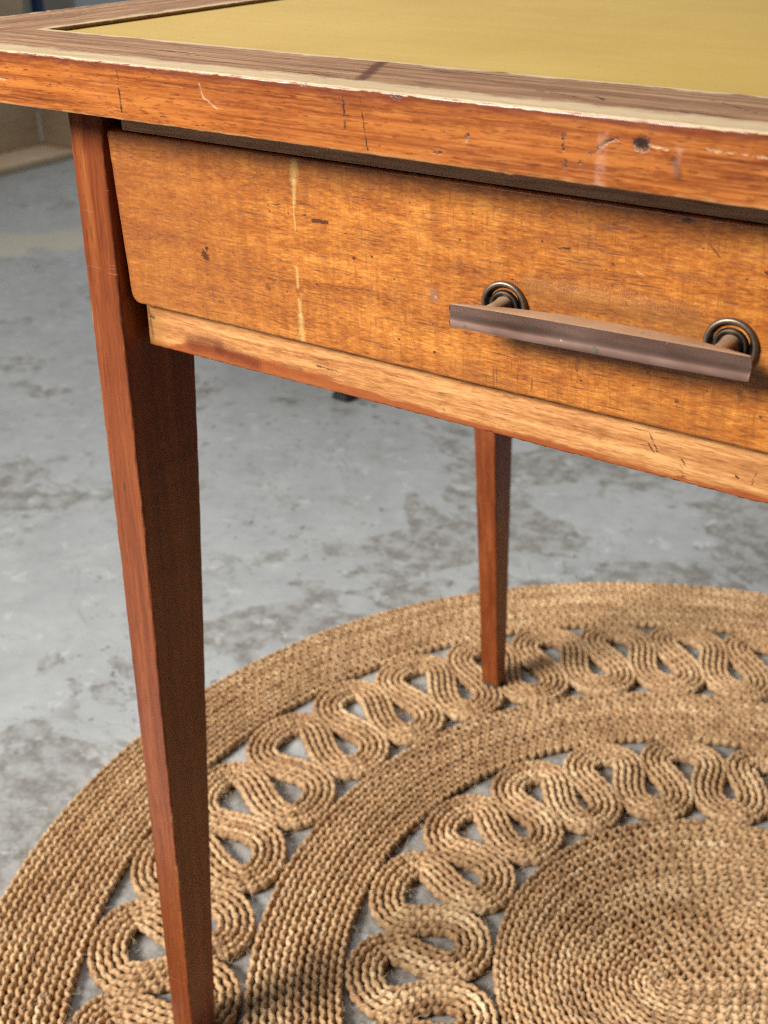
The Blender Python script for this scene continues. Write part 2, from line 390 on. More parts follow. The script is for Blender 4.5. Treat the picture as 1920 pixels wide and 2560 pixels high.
def mat_rail():
    s = NT("rail_wood")
    fine = s.noise((95, 300, 760), 4, 0.74); wide = s.noise((9, 40, 190), 4, 0.6, 0.4); big = s.noise((14, 14, 30), 3)
    col = s.ramp(s.math('ADD', s.math('MULTIPLY', wide, 0.5), s.math('MULTIPLY', fine, 0.5)),
                 [(0.37, (0.27, 0.090, 0.024)), (0.47, (0.49, 0.200, 0.058)), (0.61, (0.76, 0.395, 0.145))])
    col = s.mix(s.math('MULTIPLY', s.ss(big, 0.5, 0.7), 0.30), col, (0.42, 0.18, 0.06))
    dash = s.ss(s.noise((70, 70, 1000), 2, 0.5, off=6), 0.645, 0.72)
    col = s.mix(s.math('MULTIPLY', dash, 0.55), col, (0.10, 0.035, 0.012))
    blk = s.math('MULTIPLY', s.ss(s.noise((170, 60, 520), 2, 0.5, off=16), 0.66, 0.72), s.ss(s.noise((9, 9, 9), 2, off=3), 0.47, 0.58))
    col = s.mix(s.math('MULTIPLY', blk, 0.85), col, (0.03, 0.012, 0.007))
    zj = s.math('ADD', s.z, s.math('MULTIPLY', s.math('SUBTRACT', s.noise((38, 38, 90), 4, 0.65), 0.5), 0.007))
    bandh = s.math('MULTIPLY', s.math('MULTIPLY', s.ss(s.x, 0.40, 0.20), s.ss(s.x, 0.168, 0.185)), 0.0055)
    zj = s.math('SUBTRACT', zj, bandh)
    low = s.ss(zj, 0.5874, 0.5846)
    col = s.mix(s.math('MULTIPLY', low, 0.85), col, (0.30, 0.062, 0.014))
    xl = s.ss(s.math('ADD', s.x, s.math('MULTIPLY', s.math('SUBTRACT', s.noise((70, 70, 70), 3), 0.5), 0.012)), 0.168, 0.156)
    col = s.mix(s.math('MULTIPLY', xl, 0.55), col, (0.34, 0.15, 0.035))
    col = s.strokes(col, RAIL, 'xz', DARK, 0.0012)
    return s.done(col, s.fmix(low, 0.58, 0.35), s.bump(fine, 0.3, 0.0005), spec=0.35)

def mat_plain_wood(name, c0, c1, c2, sc, rough=0.6):
    s = NT(name)
    g = s.noise(sc, 4, 0.6, 0.4); f = s.noise(tuple(v * 4 for v in sc), 3)
    col = s.ramp(s.math('ADD', s.math('MULTIPLY', g, 0.65), s.math('MULTIPLY', f, 0.35)), [(0.3, c0), (0.5, c1), (0.7, c2)])
    return s.done(col, rough, s.bump(f, 0.2, 0.0006), spec=0.3)

def mat_bronze():
    s = NT("bronze_patina")
    n = s.noise((28, 60, 90), 3, 0.5); b = s.noise((45, 60, 90), 3); st = s.noise((25, 900, 900), 3)
    col = s.ramp(n, [(0.3, (0.19, 0.105, 0.078)), (0.5, (0.27, 0.160, 0.125)), (0.7, (0.36, 0.225, 0.180))])
    col = s.mix(s.math('MULTIPLY', s.ss(st, 0.5, 0.7), 0.06), col, (0.45, 0.31, 0.26))
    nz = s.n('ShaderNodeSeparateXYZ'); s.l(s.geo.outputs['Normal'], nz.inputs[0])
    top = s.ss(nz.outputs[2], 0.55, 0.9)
    col = s.mix(s.math('MULTIPLY', top, 0.8), col, s.ramp(b, [(0.3, (0.50, 0.34, 0.20)), (0.7, (0.68, 0.49, 0.29))]))  # worn brass top face, its colour also lightened for light from above
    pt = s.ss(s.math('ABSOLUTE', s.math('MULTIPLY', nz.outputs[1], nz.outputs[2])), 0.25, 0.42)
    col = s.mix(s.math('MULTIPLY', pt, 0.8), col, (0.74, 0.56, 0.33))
    ver = s.ss(s.noise((160, 160, 160), 3, off=6), 0.66, 0.72)
    col = s.mix(s.math('MULTIPLY', ver, 0.75), col, (0.13, 0.15, 0.10))
    col = s.mix(s.ss(s.noise((230, 230, 230), 2, off=11), 0.755, 0.775), col, (0.62, 0.55, 0.42))
    return s.done(col, s.fmix(n, 0.30, 0.38), s.bump(st, 0.015, 0.0002), metal=s.fmix(top, 0.85, 0.35))

def mat_rosette():
    s = NT("dark_bronze")
    n = s.noise((220, 220, 220), 4, 0.6)
    col = s.ramp(n, [(0.35, (0.012, 0.010, 0.008)), (0.55, (0.042, 0.031, 0.023)), (0.72, (0.13, 0.098, 0.070))])
    pt = s.ss(s.geo.outputs['Pointiness'], 0.51, 0.58)
    col = s.mix(s.math('MULTIPLY', pt, 0.55), col, (0.42, 0.31, 0.22))
    return s.done(col, s.fmix(n, 0.32, 0.55), s.bump(n, 0.1, 0.0004), metal=0.8)

def mat_jute(name, seed, tint=(1, 1, 1)):
    s = NT(name)
    big = s.noise((14, 14, 3), 4, 0.62, off=seed); mid = s.noise((120, 120, 60), 3, 0.6, off=seed); oi = s.n('ShaderNodeObjectInfo')
    uv = s.n('ShaderNodeUVMap').outputs[0]
    sep = s.n('ShaderNodeSeparateXYZ'); s.l(uv, sep.inputs[0])
    # fibres wind round the strand: u = around (0-1), v = metres along
    tw = s.n('ShaderNodeCombineXYZ')
    s.l(s.math('ADD', s.math('MULTIPLY', sep.outputs[0], 5.0), s.math('MULTIPLY', sep.outputs[1], 150.0)), tw.inputs[0])
    s.l(s.math('MULTIPLY', sep.outputs[1], 90.0), tw.inputs[1]); s.l(oi.outputs['Random'], tw.inputs[2])
    fib = s.n('ShaderNodeTexNoise'); s.l(tw.outputs[0], fib.inputs['Vector']); fib.inputs['Scale'].default_value = 2.2; fib.inputs['Detail'].default_value = 3
    fibre = fib.outputs['Fac']
    c = s.math('ADD', s.math('MULTIPLY', big, 0.46), s.math('MULTIPLY', mid, 0.38))
    c = s.math('ADD', c, s.math('MULTIPLY', fibre, 0.30))
    c = s.math('SUBTRACT', c, 0.055)
    c = s.math('ADD', c, s.math('MULTIPLY', s.math('SUBTRACT', oi.outputs['Random'], 0.5), 0.06))
    t = tint
    def k(a): return tuple(x * y for x, y in zip(a, t))
    col = s.ramp(c, [(0.34, k((0.22, 0.112, 0.050))), (0.46, k((0.50, 0.300, 0.148))), (0.57, k((0.71, 0.465, 0.248))), (0.69, k((0.90, 0.69, 0.42)))])
    red = s.ss(s.noise((26, 26, 3), 3, off=seed + 4), 0.57, 0.70)
    col = s.mix(s.math('MULTIPLY', red, 0.45), col, (0.40, 0.185, 0.085))
    tws = s.math('ADD', s.math('MULTIPLY', sep.outputs[0], 2.0), s.math('MULTIPLY', sep.outputs[1], 70.0))
    tws = s.math('ADD', tws, s.math('MULTIPLY', s.math('SUBTRACT', mid, 0.5), 1.6))
    ply = s.math('ABSOLUTE', s.math('SINE', s.math('MULTIPLY', tws, math.pi)))
    col = s.mix(s.math('MULTIPLY', s.ss(ply, 0.35, 0.0), 0.55), col, (0.17, 0.085, 0.038))
    hf = s.noise((900, 900, 900), 2, 0.6)
    col = s.mix(s.math('MULTIPLY', s.ss(hf, 0.52, 0.70), 0.45), col, (0.22, 0.115, 0.052))
    b = s.bump(s.math('ADD', s.math('ADD', fibre, s.math('MULTIPLY', hf, 0.6)), s.math('MULTIPLY', ply, 0.7)), 0.8, 0.0014)
    return s.done(col, 0.78, b, spec=0.25)

def mat_floor():
    s = NT("worn_painted_concrete")
    n1 = s.noise((2.1, 2.1, 1), 5, 0.66, 0.3); n2 = s.noise((9, 9, 1), 5, 0.65, 0.2, off=3); n3 = s.noise((42, 42, 1), 4, 0.6, off=7); n4 = s.noise((160, 160, 1), 3, 0.6)
    paint = s.ramp(s.math('ADD', s.math('MULTIPLY', n2, 0.6), s.math('MULTIPLY', n3, 0.4)), [(0.3, (0.325, 0.332, 0.324)), (0.52, (0.392, 0.398, 0.388)), (0.72, (0.455, 0.458, 0.445))])
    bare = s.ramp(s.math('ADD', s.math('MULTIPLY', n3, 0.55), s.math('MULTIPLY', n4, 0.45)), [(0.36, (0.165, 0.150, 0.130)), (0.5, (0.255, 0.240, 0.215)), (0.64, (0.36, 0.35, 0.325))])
    # bare concrete shows more under and behind the desk
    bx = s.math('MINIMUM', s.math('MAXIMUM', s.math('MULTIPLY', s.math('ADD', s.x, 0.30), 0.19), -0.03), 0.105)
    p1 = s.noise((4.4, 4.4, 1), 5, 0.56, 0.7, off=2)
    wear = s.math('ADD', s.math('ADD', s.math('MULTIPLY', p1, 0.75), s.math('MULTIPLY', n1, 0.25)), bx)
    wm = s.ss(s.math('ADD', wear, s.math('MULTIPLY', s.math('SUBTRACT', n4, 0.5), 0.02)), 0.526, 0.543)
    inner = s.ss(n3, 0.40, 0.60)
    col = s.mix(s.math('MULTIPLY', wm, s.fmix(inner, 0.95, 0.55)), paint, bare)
    # patchy chips and pits
    chip = s.ss(s.noise((21, 21, 1), 5, 0.66, 0.5, off=9), 0.565, 0.585)
    gate = s.ss(s.noise((3.3, 3.3, 1), 3, 0.6, off=50), 0.44, 0.58)
    chip = s.math('MULTIPLY', chip, gate)
    col = s.mix(s.math('MULTIPLY', chip, 0.70), col, bare)
    pit = s.ss(s.noise((64, 64, 1), 3, 0.55, 0.3, off=15), 0.635, 0.675)
    pit = s.math('MULTIPLY', pit, s.ss(s.noise((4.1, 4.1, 1), 3, 0.6, off=60), 0.46, 0.60))
    col = s.mix(s.math('MULTIPLY', pit, 0.75), col, (0.115, 0.100, 0.082))
    pale_patch = s.ss(s.noise((30, 30, 1), 5, 0.66, 0.4, off=22), 0.60, 0.66)  # random paler patches in the floor paint
    col = s.mix(s.math('MULTIPLY', pale_patch, 0.50), col, (0.56, 0.565, 0.55))
    crack = s.ss(s.math('ABSOLUTE', s.math('SUBTRACT', s.noise((3.1, 3.1, 1), 6, 0.6, 0.8, off=40), 0.5)), 0.0035, 0.0012)
    col = s.mix(s.math('MULTIPLY', crack, 0.35), col, (0.16, 0.15, 0.135))
    grit = s.noise((420, 420, 1), 3, 0.7, off=70)
    col = s.mix(s.math('MULTIPLY', s.ss(grit, 0.50, 0.68), 0.22), col, (0.20, 0.19, 0.17))
    # sandy rubbed streak by the crate
    su = s.math('ADD', s.math('MULTIPLY', s.x, 0.62), s.math('MULTIPLY', s.y, 0.78))
    sv = s.math('SUBTRACT', s.math('MULTIPLY', s.y, 0.62), s.math('MULTIPLY', s.x, 0.78))
    sd = s.math('ADD', sv, s.math('MULTIPLY', s.math('SUBTRACT', n2, 0.5), 0.35))
    streak = s.math('MULTIPLY', s.ss(s.math('ABSOLUTE', s.math('SUBTRACT', sd, 2.42)), 0.13, 0.04), 0.8)
    col = s.mix(streak, col, (0.53, 0.475, 0.365))
    h = s.math('SUBTRACT', s.math('ADD', s.math('MULTIPLY', n3, 0.5), s.math('MULTIPLY', n4, 0.25)), s.math('ADD', s.math('MULTIPLY', wm, 0.5), s.math('MULTIPLY', pit, 0.8)))
    rough = s.fmix(s.math('MAXIMUM', wm, chip), s.fmix(n2, 0.26, 0.42), 0.68)
    return s.done(col, rough, s.bump(h, 0.25, 0.002), spec=0.45)

def mat_flat(name, c, rough=0.5, var=0.15, sc=20, metal=0.0, spec=0.4):
    s = NT(name)
    n = s.noise((sc, sc, sc), 4, 0.6)
    col = s.ramp(n, [(0.3, tuple(v * (1 - var) for v in c)), (0.7, tuple(min(1, v * (1 + var)) for v in c))])
    return s.done(col, rough, s.bump(n, 0.1, 0.001), metal=metal, spec=spec)

# ------------------------------------------------------------------ setting
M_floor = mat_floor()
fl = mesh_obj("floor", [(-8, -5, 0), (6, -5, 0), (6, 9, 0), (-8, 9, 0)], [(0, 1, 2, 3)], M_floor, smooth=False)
fl['kind'] = 'structure'
M_wall = mat_flat("white_wall_paint", (0.70, 0.73, 0.73), 0.7, 0.05, 3)
wl = box("wall", -8, 6, 4.30, 4.50, 0.0, 3.4, M_wall, bevel=0.004); wl['kind'] = 'structure'

# ------------------------------------------------------------------ desk
desk = empty("writing_desk", (DESK_W / 2, DESK_D / 2, FZ), "worn orange-brown wooden desk with yellow-gold inset top and single bronze-handled drawer", "desk")
M_fx, M_fy = mat_top_frame("top_frame_wood", 'x'), mat_top_frame("top_side_frame_wood", 'y')
M_gold, M_leg, M_drawer, M_rail = mat_gold(), mat_leg(), mat_drawer(), mat_rail()
M_under = mat_plain_wood("weathered_carcass_wood", (0.26, 0.145, 0.080), (0.50, 0.315, 0.195), (0.66, 0.46, 0.31), (20, 60, 400))
M_dkpanel = mat_plain_wood("dark_carcass_wood", (0.08, 0.020, 0.008), (0.13, 0.034, 0.012), (0.18, 0.055, 0.020), (9, 60, 200), 0.5)

# tabletop frame, mitred at the corners: profile across the member, stations along it
def frame_member(name, p_out0, p_out1, inward, mat):
    """runs p_out0 -> p_out1 along the outer edge; inward = unit vector to the panel"""
    p0, p1, inw = Vector(p_out0), Vector(p_out1), Vector(inward)
    d = (p1 - p0); L = d.length; d.normalize()
    prof = round_poly([(0.0, H - T), (FRAME_W, H - T), (FRAME_W, H), (0.0, H)], [0.0009, 0.0004, 0.0005, 0.0015], 3)
    N = 260; rings = []
    for i in range(N + 1):
        t = i / N; r = []
        chip = random.random() < 0.05
        for (a, z) in prof:
            s = a + (L - 2 * a) * t
            ja = random.gauss(0, 0.00013); jz = random.gauss(0, 0.00010)
            if a < 0.0035: ja += (0.0005 if chip and z > H - 0.003 else 0)
            if i in (0, N): ja = jz = 0
            q = p0 + d * s + inw * (a + ja)
            r.append((q.x, q.y, z + (jz if a < 0.003 else 0)))
        rings.append(r)
    v, f = loft(rings)
    return mesh_obj(name, v, f, mat, desk, angle=50)
top_front = frame_member("top_front_rail", (0, FRONT_Y, 0), (DESK_W, FRONT_Y, 0), (0, 1, 0), M_fx)
top_left = frame_member("top_side_rail", (0, DESK_D, 0), (0, FRONT_Y, 0), (1, 0, 0), M_fy)
top_right = frame_member("top_side_rail", (DESK_W, FRONT_Y, 0), (DESK_W, DESK_D, 0), (-1, 0, 0), M_fy)
top_back = frame_member("top_back_rail", (DESK_W, DESK_D, 0), (0, DESK_D, 0), (0, -1, 0), M_fx)
iw = FRAME_W + 0.0003
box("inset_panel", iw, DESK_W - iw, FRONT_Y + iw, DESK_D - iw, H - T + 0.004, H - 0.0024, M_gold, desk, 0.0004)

# legs: (z, x0, x1, y0, y1) stations
def leg(name, stations, mat, mirror=False, jit=0.00012, r=0.0016):
    rings = []
    for i in range(len(stations) - 1):
        a, b = stations[i], stations[i + 1]; n = max(2, int(abs(b[0] - a[0]) / 0.006))
        for k in range(n + (1 if i == len(stations) - 2 else 0)):
            t = k / n; z, x0, x1, y0, y1 = (a[j] + (b[j] - a[j]) * t for j in range(5))
            pts = round_poly([(x0, y0), (x1, y0), (x1, y1), (x0, y1)], r, 3)
            ring = []
            for px, py in pts:
                px += random.gauss(0, jit); py += random.gauss(0, jit)
                ring.append(((DESK_W - px) if mirror else px, py, z))
            rings.append(ring)
    v, f = loft(rings)
    return mesh_obj(name, v, f, mat, desk, angle=50)
ZT = H - T - 0.0005
front_st = [(FZ + 0.0045, 0.1153, 0.1369, 0.0355, 0.0612), (0.47, 0.1185, 0.1438, 0.0358, 0.0888), (ZT, 0.1187, 0.1438, 0.0358, 0.1032)]
back_st = [(FZ + 0.0130, 0.0760, 0.0972, 0.5970, 0.6155), (0.320, 0.0752, 0.1000, 0.5625, 0.6000), (ZT, 0.0750, 0.1030, 0.5200, 0.5850)]
M_pad = mat_flat("dark_felt_pad", (0.06, 0.052, 0.045), 0.9, 0.3, 300)
for st in (front_st, back_st):
    for mir in (False, True):
        lg = leg("leg", st, M_leg, mir)
        z, x0, x1, y0, y1 = st[0]
        z0 = min(FZ + 0.0080, z - 0.0035)
        if mir: x0, x1 = DESK_W - x1, DESK_W - x0
        pad = box("foot_pad", x0 + 0.0012, x1 - 0.0012, y0 + 0.0012, y1 - 0.0012, z0, z - 0.0003, M_pad, lg, 0.0008)

# carcass between the legs
CX0, CX1 = 0.1490, DESK_W - 0.1490
box("side_panel", CX0, CX0 + 0.014, 0.0735, 0.53, 0.586, ZT, M_dkpanel, desk)
box("side_panel", CX1 - 0.014, CX1, 0.0735, 0.53, 0.586, ZT, M_dkpanel, desk)
box("back_panel", CX0 + 0.0145, CX1 - 0.0145, 0.515, 0.53, 0.586, ZT, M_dkpanel, desk)
box("upper_rail", 0.1585, DESK_W - 0.1585, 0.0364, 0.0730, 0.7084, ZT, M_under, desk, 0.0004)

# lower rail with a slightly ragged bottom edge
def long_rail(name, x0, x1, y0, y1, z0, z1, mat, r, N=240, jit=0.00015):
    prof = round_poly([(y0, z0), (y1, z0), (y1, z1), (y0, z1)], r, 3)
    rings = []
    for i in range(N + 1):
        x = x0 + (x1 - x0) * i / N
        chip = random.random() < 0.06
        ring = []
        for (y, z) in prof:
            low = z < z0 + 0.0025
            ring.append((x, y + random.gauss(0, jit) * (1 if low else 0.3), z + random.gauss(0, jit) * (1 if low else 0.2) + (0.0005 if chip and low else 0)))
        rings.append(ring)
    v, f = loft(rings)
    return mesh_obj(name, v, f, mat, desk, angle=50)
long_rail("lower_rail", 0.1505, DESK_W - 0.1505, 0.0500, 0.0725, 0.5828, 0.6085, M_rail, [0.0014, 0.001, 0.001, 0.0012])

# drawer: overlay front leaning in at the bottom, box behind
def drawer_y(z): return 0.0358 + (0.708 - z) / 0.098 * 0.0067
DX0, DX1, DZ0, DZ1 = 0.1465, DESK_W - 0.1465, 0.6098, 0.7078
ol = round_poly([(DX0, DZ0), (DX1, DZ0), (DX1, DZ1), (DX0, DZ1)], [0.0055, 0.0055, 0.0022, 0.0022], 4)
# resample long sides so the edges can be uneven
dense = []
for i, p in enumerate(ol):
    q = ol[(i + 1) % len(ol)]; L = math.dist(p, q); n = max(1, int(L / 0.004))
    for k in range(n): dense.append((p[0] + (q[0] - p[0]) * k / n, p[1] + (q[1] - p[1]) * k / n))
dense = [(x + random.gauss(0, 0.00008), z + random.gauss(0, 0.00008)) for x, z in dense]
cxm, czm = (DX0 + DX1) / 2, (DZ0 + DZ1) / 2
def inset(p, s): return (cxm + (p[0] - cxm) * (1 - 2 * s / (DX1 - DX0)), czm + (p[1] - czm) * (1 - 2 * s / (DZ1 - DZ0)))
rings = [[(x, 0.0496, z) for x, z in dense]]
for s, dy in ((0.0, 0.0022), (0.0003, 0.0011), (0.0009, 0.0004), (0.0020, 0.0)):
    rings.append([(*(lambda q: (q[0], drawer_y(q[1]) + dy, q[1]))(inset(p, s)),) for p in dense])
v, f = loft(rings)
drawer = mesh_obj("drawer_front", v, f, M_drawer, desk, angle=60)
M_box = mat_plain_wood("drawer_box_wood", (0.33, 0.20, 0.10), (0.45, 0.29, 0.15), (0.55, 0.38, 0.21), (8, 50, 180))
box("drawer_side", CX0 + 0.020, CX0 + 0.030, 0.0735, 0.48, 0.615, 0.698, M_box, desk)
box("drawer_side", CX1 - 0.030, CX1 - 0.020, 0.0735, 0.48, 0.615, 0.698, M_box, desk)
box("drawer_bottom", CX0 + 0.0305, CX1 - 0.0305, 0.0735, 0.48, 0.617, 0.622, M_box, desk)

# handle: hollow-faced bar on two posts with cupped rosettes
M_bronze, M_ros = mat_bronze(), mat_rosette()
HX, HZ, HT = 0.4446, 0.6540, math.radians(1.45)
def hpos(u, y, w):      # u along the handle, w up
    return (HX + u * math.cos(HT) - w * math.sin(HT), y, HZ + u * math.sin(HT) + w * math.cos(HT))
def bar_ring(u, t, shrink=1.0):
    yf = 0.0165; h = 0.0058 * shrink * (1 - 0.06 * t * t)
    dep = (0.0028 + 0.0092 * (1 - abs(t) ** 2.2)) * shrink
    pts = []
    for k in range(9):                     # hollow front face
        w = -1 + 2 * k / 8
        pts.append((yf + 0.0012 * (1 - w * w) + (0.0003 if abs(w) == 1 else 0), w * h * (0.965 if abs(w) == 1 else 0.93)))
    pts += [(yf + 0.0009, h), (yf + dep * 0.5, h), (yf + dep - 0.0008, h * 0.96), (yf + dep, h * 0.80), (yf + dep, -h * 0.80), (yf + dep - 0.0008, -h * 0.96), (yf + dep * 0.5, -h), (yf + 0.0010, -h)]
    return [hpos(u, y, w) for y, w in pts]
half = 0.0692
rings = [bar_ring(-half - 0.0006, 1, 0.72), bar_ring(-half - 0.0003, 1, 0.90)]
for i in range(49):
    t = -1 + 2 * i / 48; rings.append(bar_ring(t * half * 0.995, t))
rings += [bar_ring(half + 0.0003, 1, 0.90), bar_ring(half + 0.0006, 1, 0.72)]
v, f = loft(rings)
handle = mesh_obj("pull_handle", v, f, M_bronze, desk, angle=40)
def lathe(prof, u, w0, n=40):
    rings = []
    for (r, y) in prof:
        rings.append([hpos(u + r * math.cos(2 * math.pi * k / n), y, w0 + r * math.sin(2 * math.pi * k / n)) for k in range(n)])
    return loft(rings)
for s in (-1, 1):
    u = s * 0.0535; yd = drawer_y(HZ)
    y0 = yd + 0.0006
    v, f = lathe([(0.0118, y0), (0.0121, y0 - 0.0010), (0.0119, y0 - 0.0022), (0.0112, y0 - 0.0030), (0.0101, y0 - 0.0030), (0.0092, y0 - 0.0022),
                  (0.0086, y0 - 0.0010), (0.0078, y0 - 0.0008), (0.0074, y0 - 0.0020), (0.0066, y0 - 0.0026), (0.0056, y0 - 0.0022), (0.0040, y0 - 0.0018)], u, 0.0006)
    ro = mesh_obj("rosette", v, f, M_ros, handle, angle=50)
    v, f = lathe([(0.0052, y0 - 0.0016), (0.0046, y0 - 0.0050), (0.0044, y0 - 0.010), (0.0046, 0.0235), (0.0040, 0.0205)], u, 0.0002, 28)
    mesh_obj("post", v, f, M_bronze, handle, angle=50)

# ------------------------------------------------------------------ jute rug
RC = np.array([0.4731, 0.3416])
rug = empty("jute_rug", (RC[0], RC[1], 0.0), "round braided jute rug with looped openwork rings under the desk", "rug")
R_OUT, R_OB, R_MO, R_MI, R_C = 0.6593, 0.5612, 0.4157, 0.3318, 0.2041
M_jute = [mat_jute("jute_%d" % i, 3.0 * i, t) for i, t in enumerate([(1, 1, 1), (0.93, 0.90, 0.86), (1.06, 1.05, 1.03)])]
ZC = 0.0058

def smooth_noise(n, k, amp):
    """closed random curve: sum of low harmonics"""
    th = np.linspace(0, 2 * np.pi, n, endpoint=False); out = np.zeros(n)
    for j in range(1, k + 1): out += rng.normal() / math.sqrt(j) * np.cos(j * th + rng.uniform(0, 6.28))
    return out * amp / math.sqrt(k) * 1.5

def sweep_closed(name, pts, half_w, half_h, mat, lam, phase, amp, zamp=0.0007):
    """closed strand along 2-D curve pts (N,2), waving from side to side"""
    seg = np.linalg.norm(np.roll(pts, -1, 0) - pts, axis=1); s = np.concatenate([[0], np.cumsum(seg)]); Ltot = s[-1]
    nw = max(4, int(round(Ltot / lam))); n = nw * 8
    t = np.linspace(0, Ltot, n, endpoint=False)
    P = np.stack([np.interp(t, s, np.append(pts[:, i], pts[0, i])) for i in (0, 1)], 1)
    tan = np.roll(P, -1, 0) - np.roll(P, 1, 0); tan /= np.linalg.norm(tan, axis=1)[:, None]
    nor = np.stack([-tan[:, 1], tan[:, 0]], 1)
    ph = 2 * np.pi * nw * t / Ltot + phase + rng.uniform(-0.7, 0.7) + smooth_noise(n, 60, 1.7)
    aw = amp * (1 + smooth_noise(n, 90, 0.35))
    lat = aw * np.sin(ph) + smooth_noise(n, 30, 0.0003)
    z = ZC + rng.normal() * 0.00035 + zamp * np.sin(2 * ph + 0.6) + smooth_noise(n, 50, 0.00035)
    for fx, fy in FEET: z = z - 0.0032 * np.exp(-((P[:, 0] - fx) ** 2 + (P[:, 1] - fy) ** 2) / 0.022 ** 2)
    wv = 1 + 0.10 * np.cos(2 * ph) + smooth_noise(n, 80, 0.06)
    C = P + nor * lat[:, None]
    K = 7; a = np.linspace(0, 2 * np.pi, K, endpoint=False) + np.pi / 2
    V = np.zeros((n, K, 3))
    ca, sa = np.cos(a), np.sin(a)
    V[:, :, 0] = C[:, None, 0] + nor[:, None, 0] * (half_w * wv[:, None] * ca)
    V[:, :, 1] = C[:, None, 1] + nor[:, None, 1] * (half_w * wv[:, None] * ca)
    V[:, :, 2] = np.maximum(z[:, None] + half_h * sa, 0.0006)
    idx = np.arange(n * K).reshape(n, K); nx = np.roll(idx, -1, 0)
    q = np.stack([idx, np.roll(idx, -1, 1), np.roll(nx, -1, 1), nx], -1).reshape(-1, 4)
    me = bpy.data.meshes.new(name)
    me.vertices.add(n * K); me.vertices.foreach_set('co', V.reshape(-1).astype(np.float32))
    me.loops.add(q.size); me.loops.foreach_set('vertex_index', q.reshape(-1).astype(np.int32))
    me.polygons.add(len(q)); me.polygons.foreach_set('loop_start', np.arange(0, q.size, 4, dtype=np.int32))
    me.polygons.foreach_set('loop_total', np.full(len(q), 4, np.int32))
    me.polygons.foreach_set('use_smooth', np.ones(len(q), bool))
    uvl = me.uv_layers.new(name="UVMap")
    u0 = np.arange(K) / K; row = np.repeat(t, K); colu = np.tile(u0, n)
    U = np.stack([colu, colu + 1 / K, colu + 1 / K, colu], 1)
    dt = Ltot / n
    Vv = np.stack([row, row, row + dt, row + dt], 1)
    uvl.data.foreach_set('uv', np.stack([U, Vv], -1).reshape(-1).astype(np.float32))
    me.update(calc_edges=True)
    me.materials.append(mat)
    o = bpy.data.objects.new(name, me); COL.objects.link(o)
    o.parent = rug; o.matrix_parent_inverse = Matrix.Translation(rug.location).inverted()
    return o

FEET = [(0.126, 0.048), (0.0866, 0.606), (DESK_W - 0.126, 0.048), (DESK_W - 0.0866, 0.606)]
LAM = 0.0115
TH = np.linspace(0, 2 * np.pi, 1600, endpoint=False)
def ring_pts(r, wob):
    rr = r + wob
    return np.stack([RC[0] + rr * np.cos(TH), RC[1] + rr * np.sin(TH)], 1)
def band(r_in, r_out, rows):
    w = (r_out - r_in) / rows; shared = smooth_noise(len(TH), 9, 0.0010)
    for k in range(rows):
        r = r_in + w * (k + 0.5)
        sweep_closed("braided_cord", ring_pts(r, shared + smooth_noise(len(TH), 14, 0.00035)), w * 0.365, 0.0056, M_jute[int(rng.integers(0, 3))], LAM * r / ((r_in + r_out) / 2),
                     math.pi * k, w * 0.165)
band(R_OB, R_OUT, 14)
band(R_MI, R_MO, 12)
# centre: flattened coils round a short straight start
ax = np.array([math.cos(math.radians(-143)), math.sin(math.radians(-143))]); pr = np.array([-ax[1], ax[0]])
NC = 27; A0 = 0.058
for k in range(NC):
    t = (k + 0.5) / NC; a = t * R_C + (1 - t) * A0; b = t * R_C
    wob = smooth_noise(len(TH), 10, 0.0005)
    pts = RC + ax * ((a + wob) * np.cos(TH))[:, None] + pr * ((b + wob) * np.sin(TH))[:, None]
    d = R_C / NC
    sweep_closed("braided_cord", pts, d * 0.345, 0.0056, M_jute[int(rng.integers(0, 3))], LAM, math.pi * k, d * 0.16)

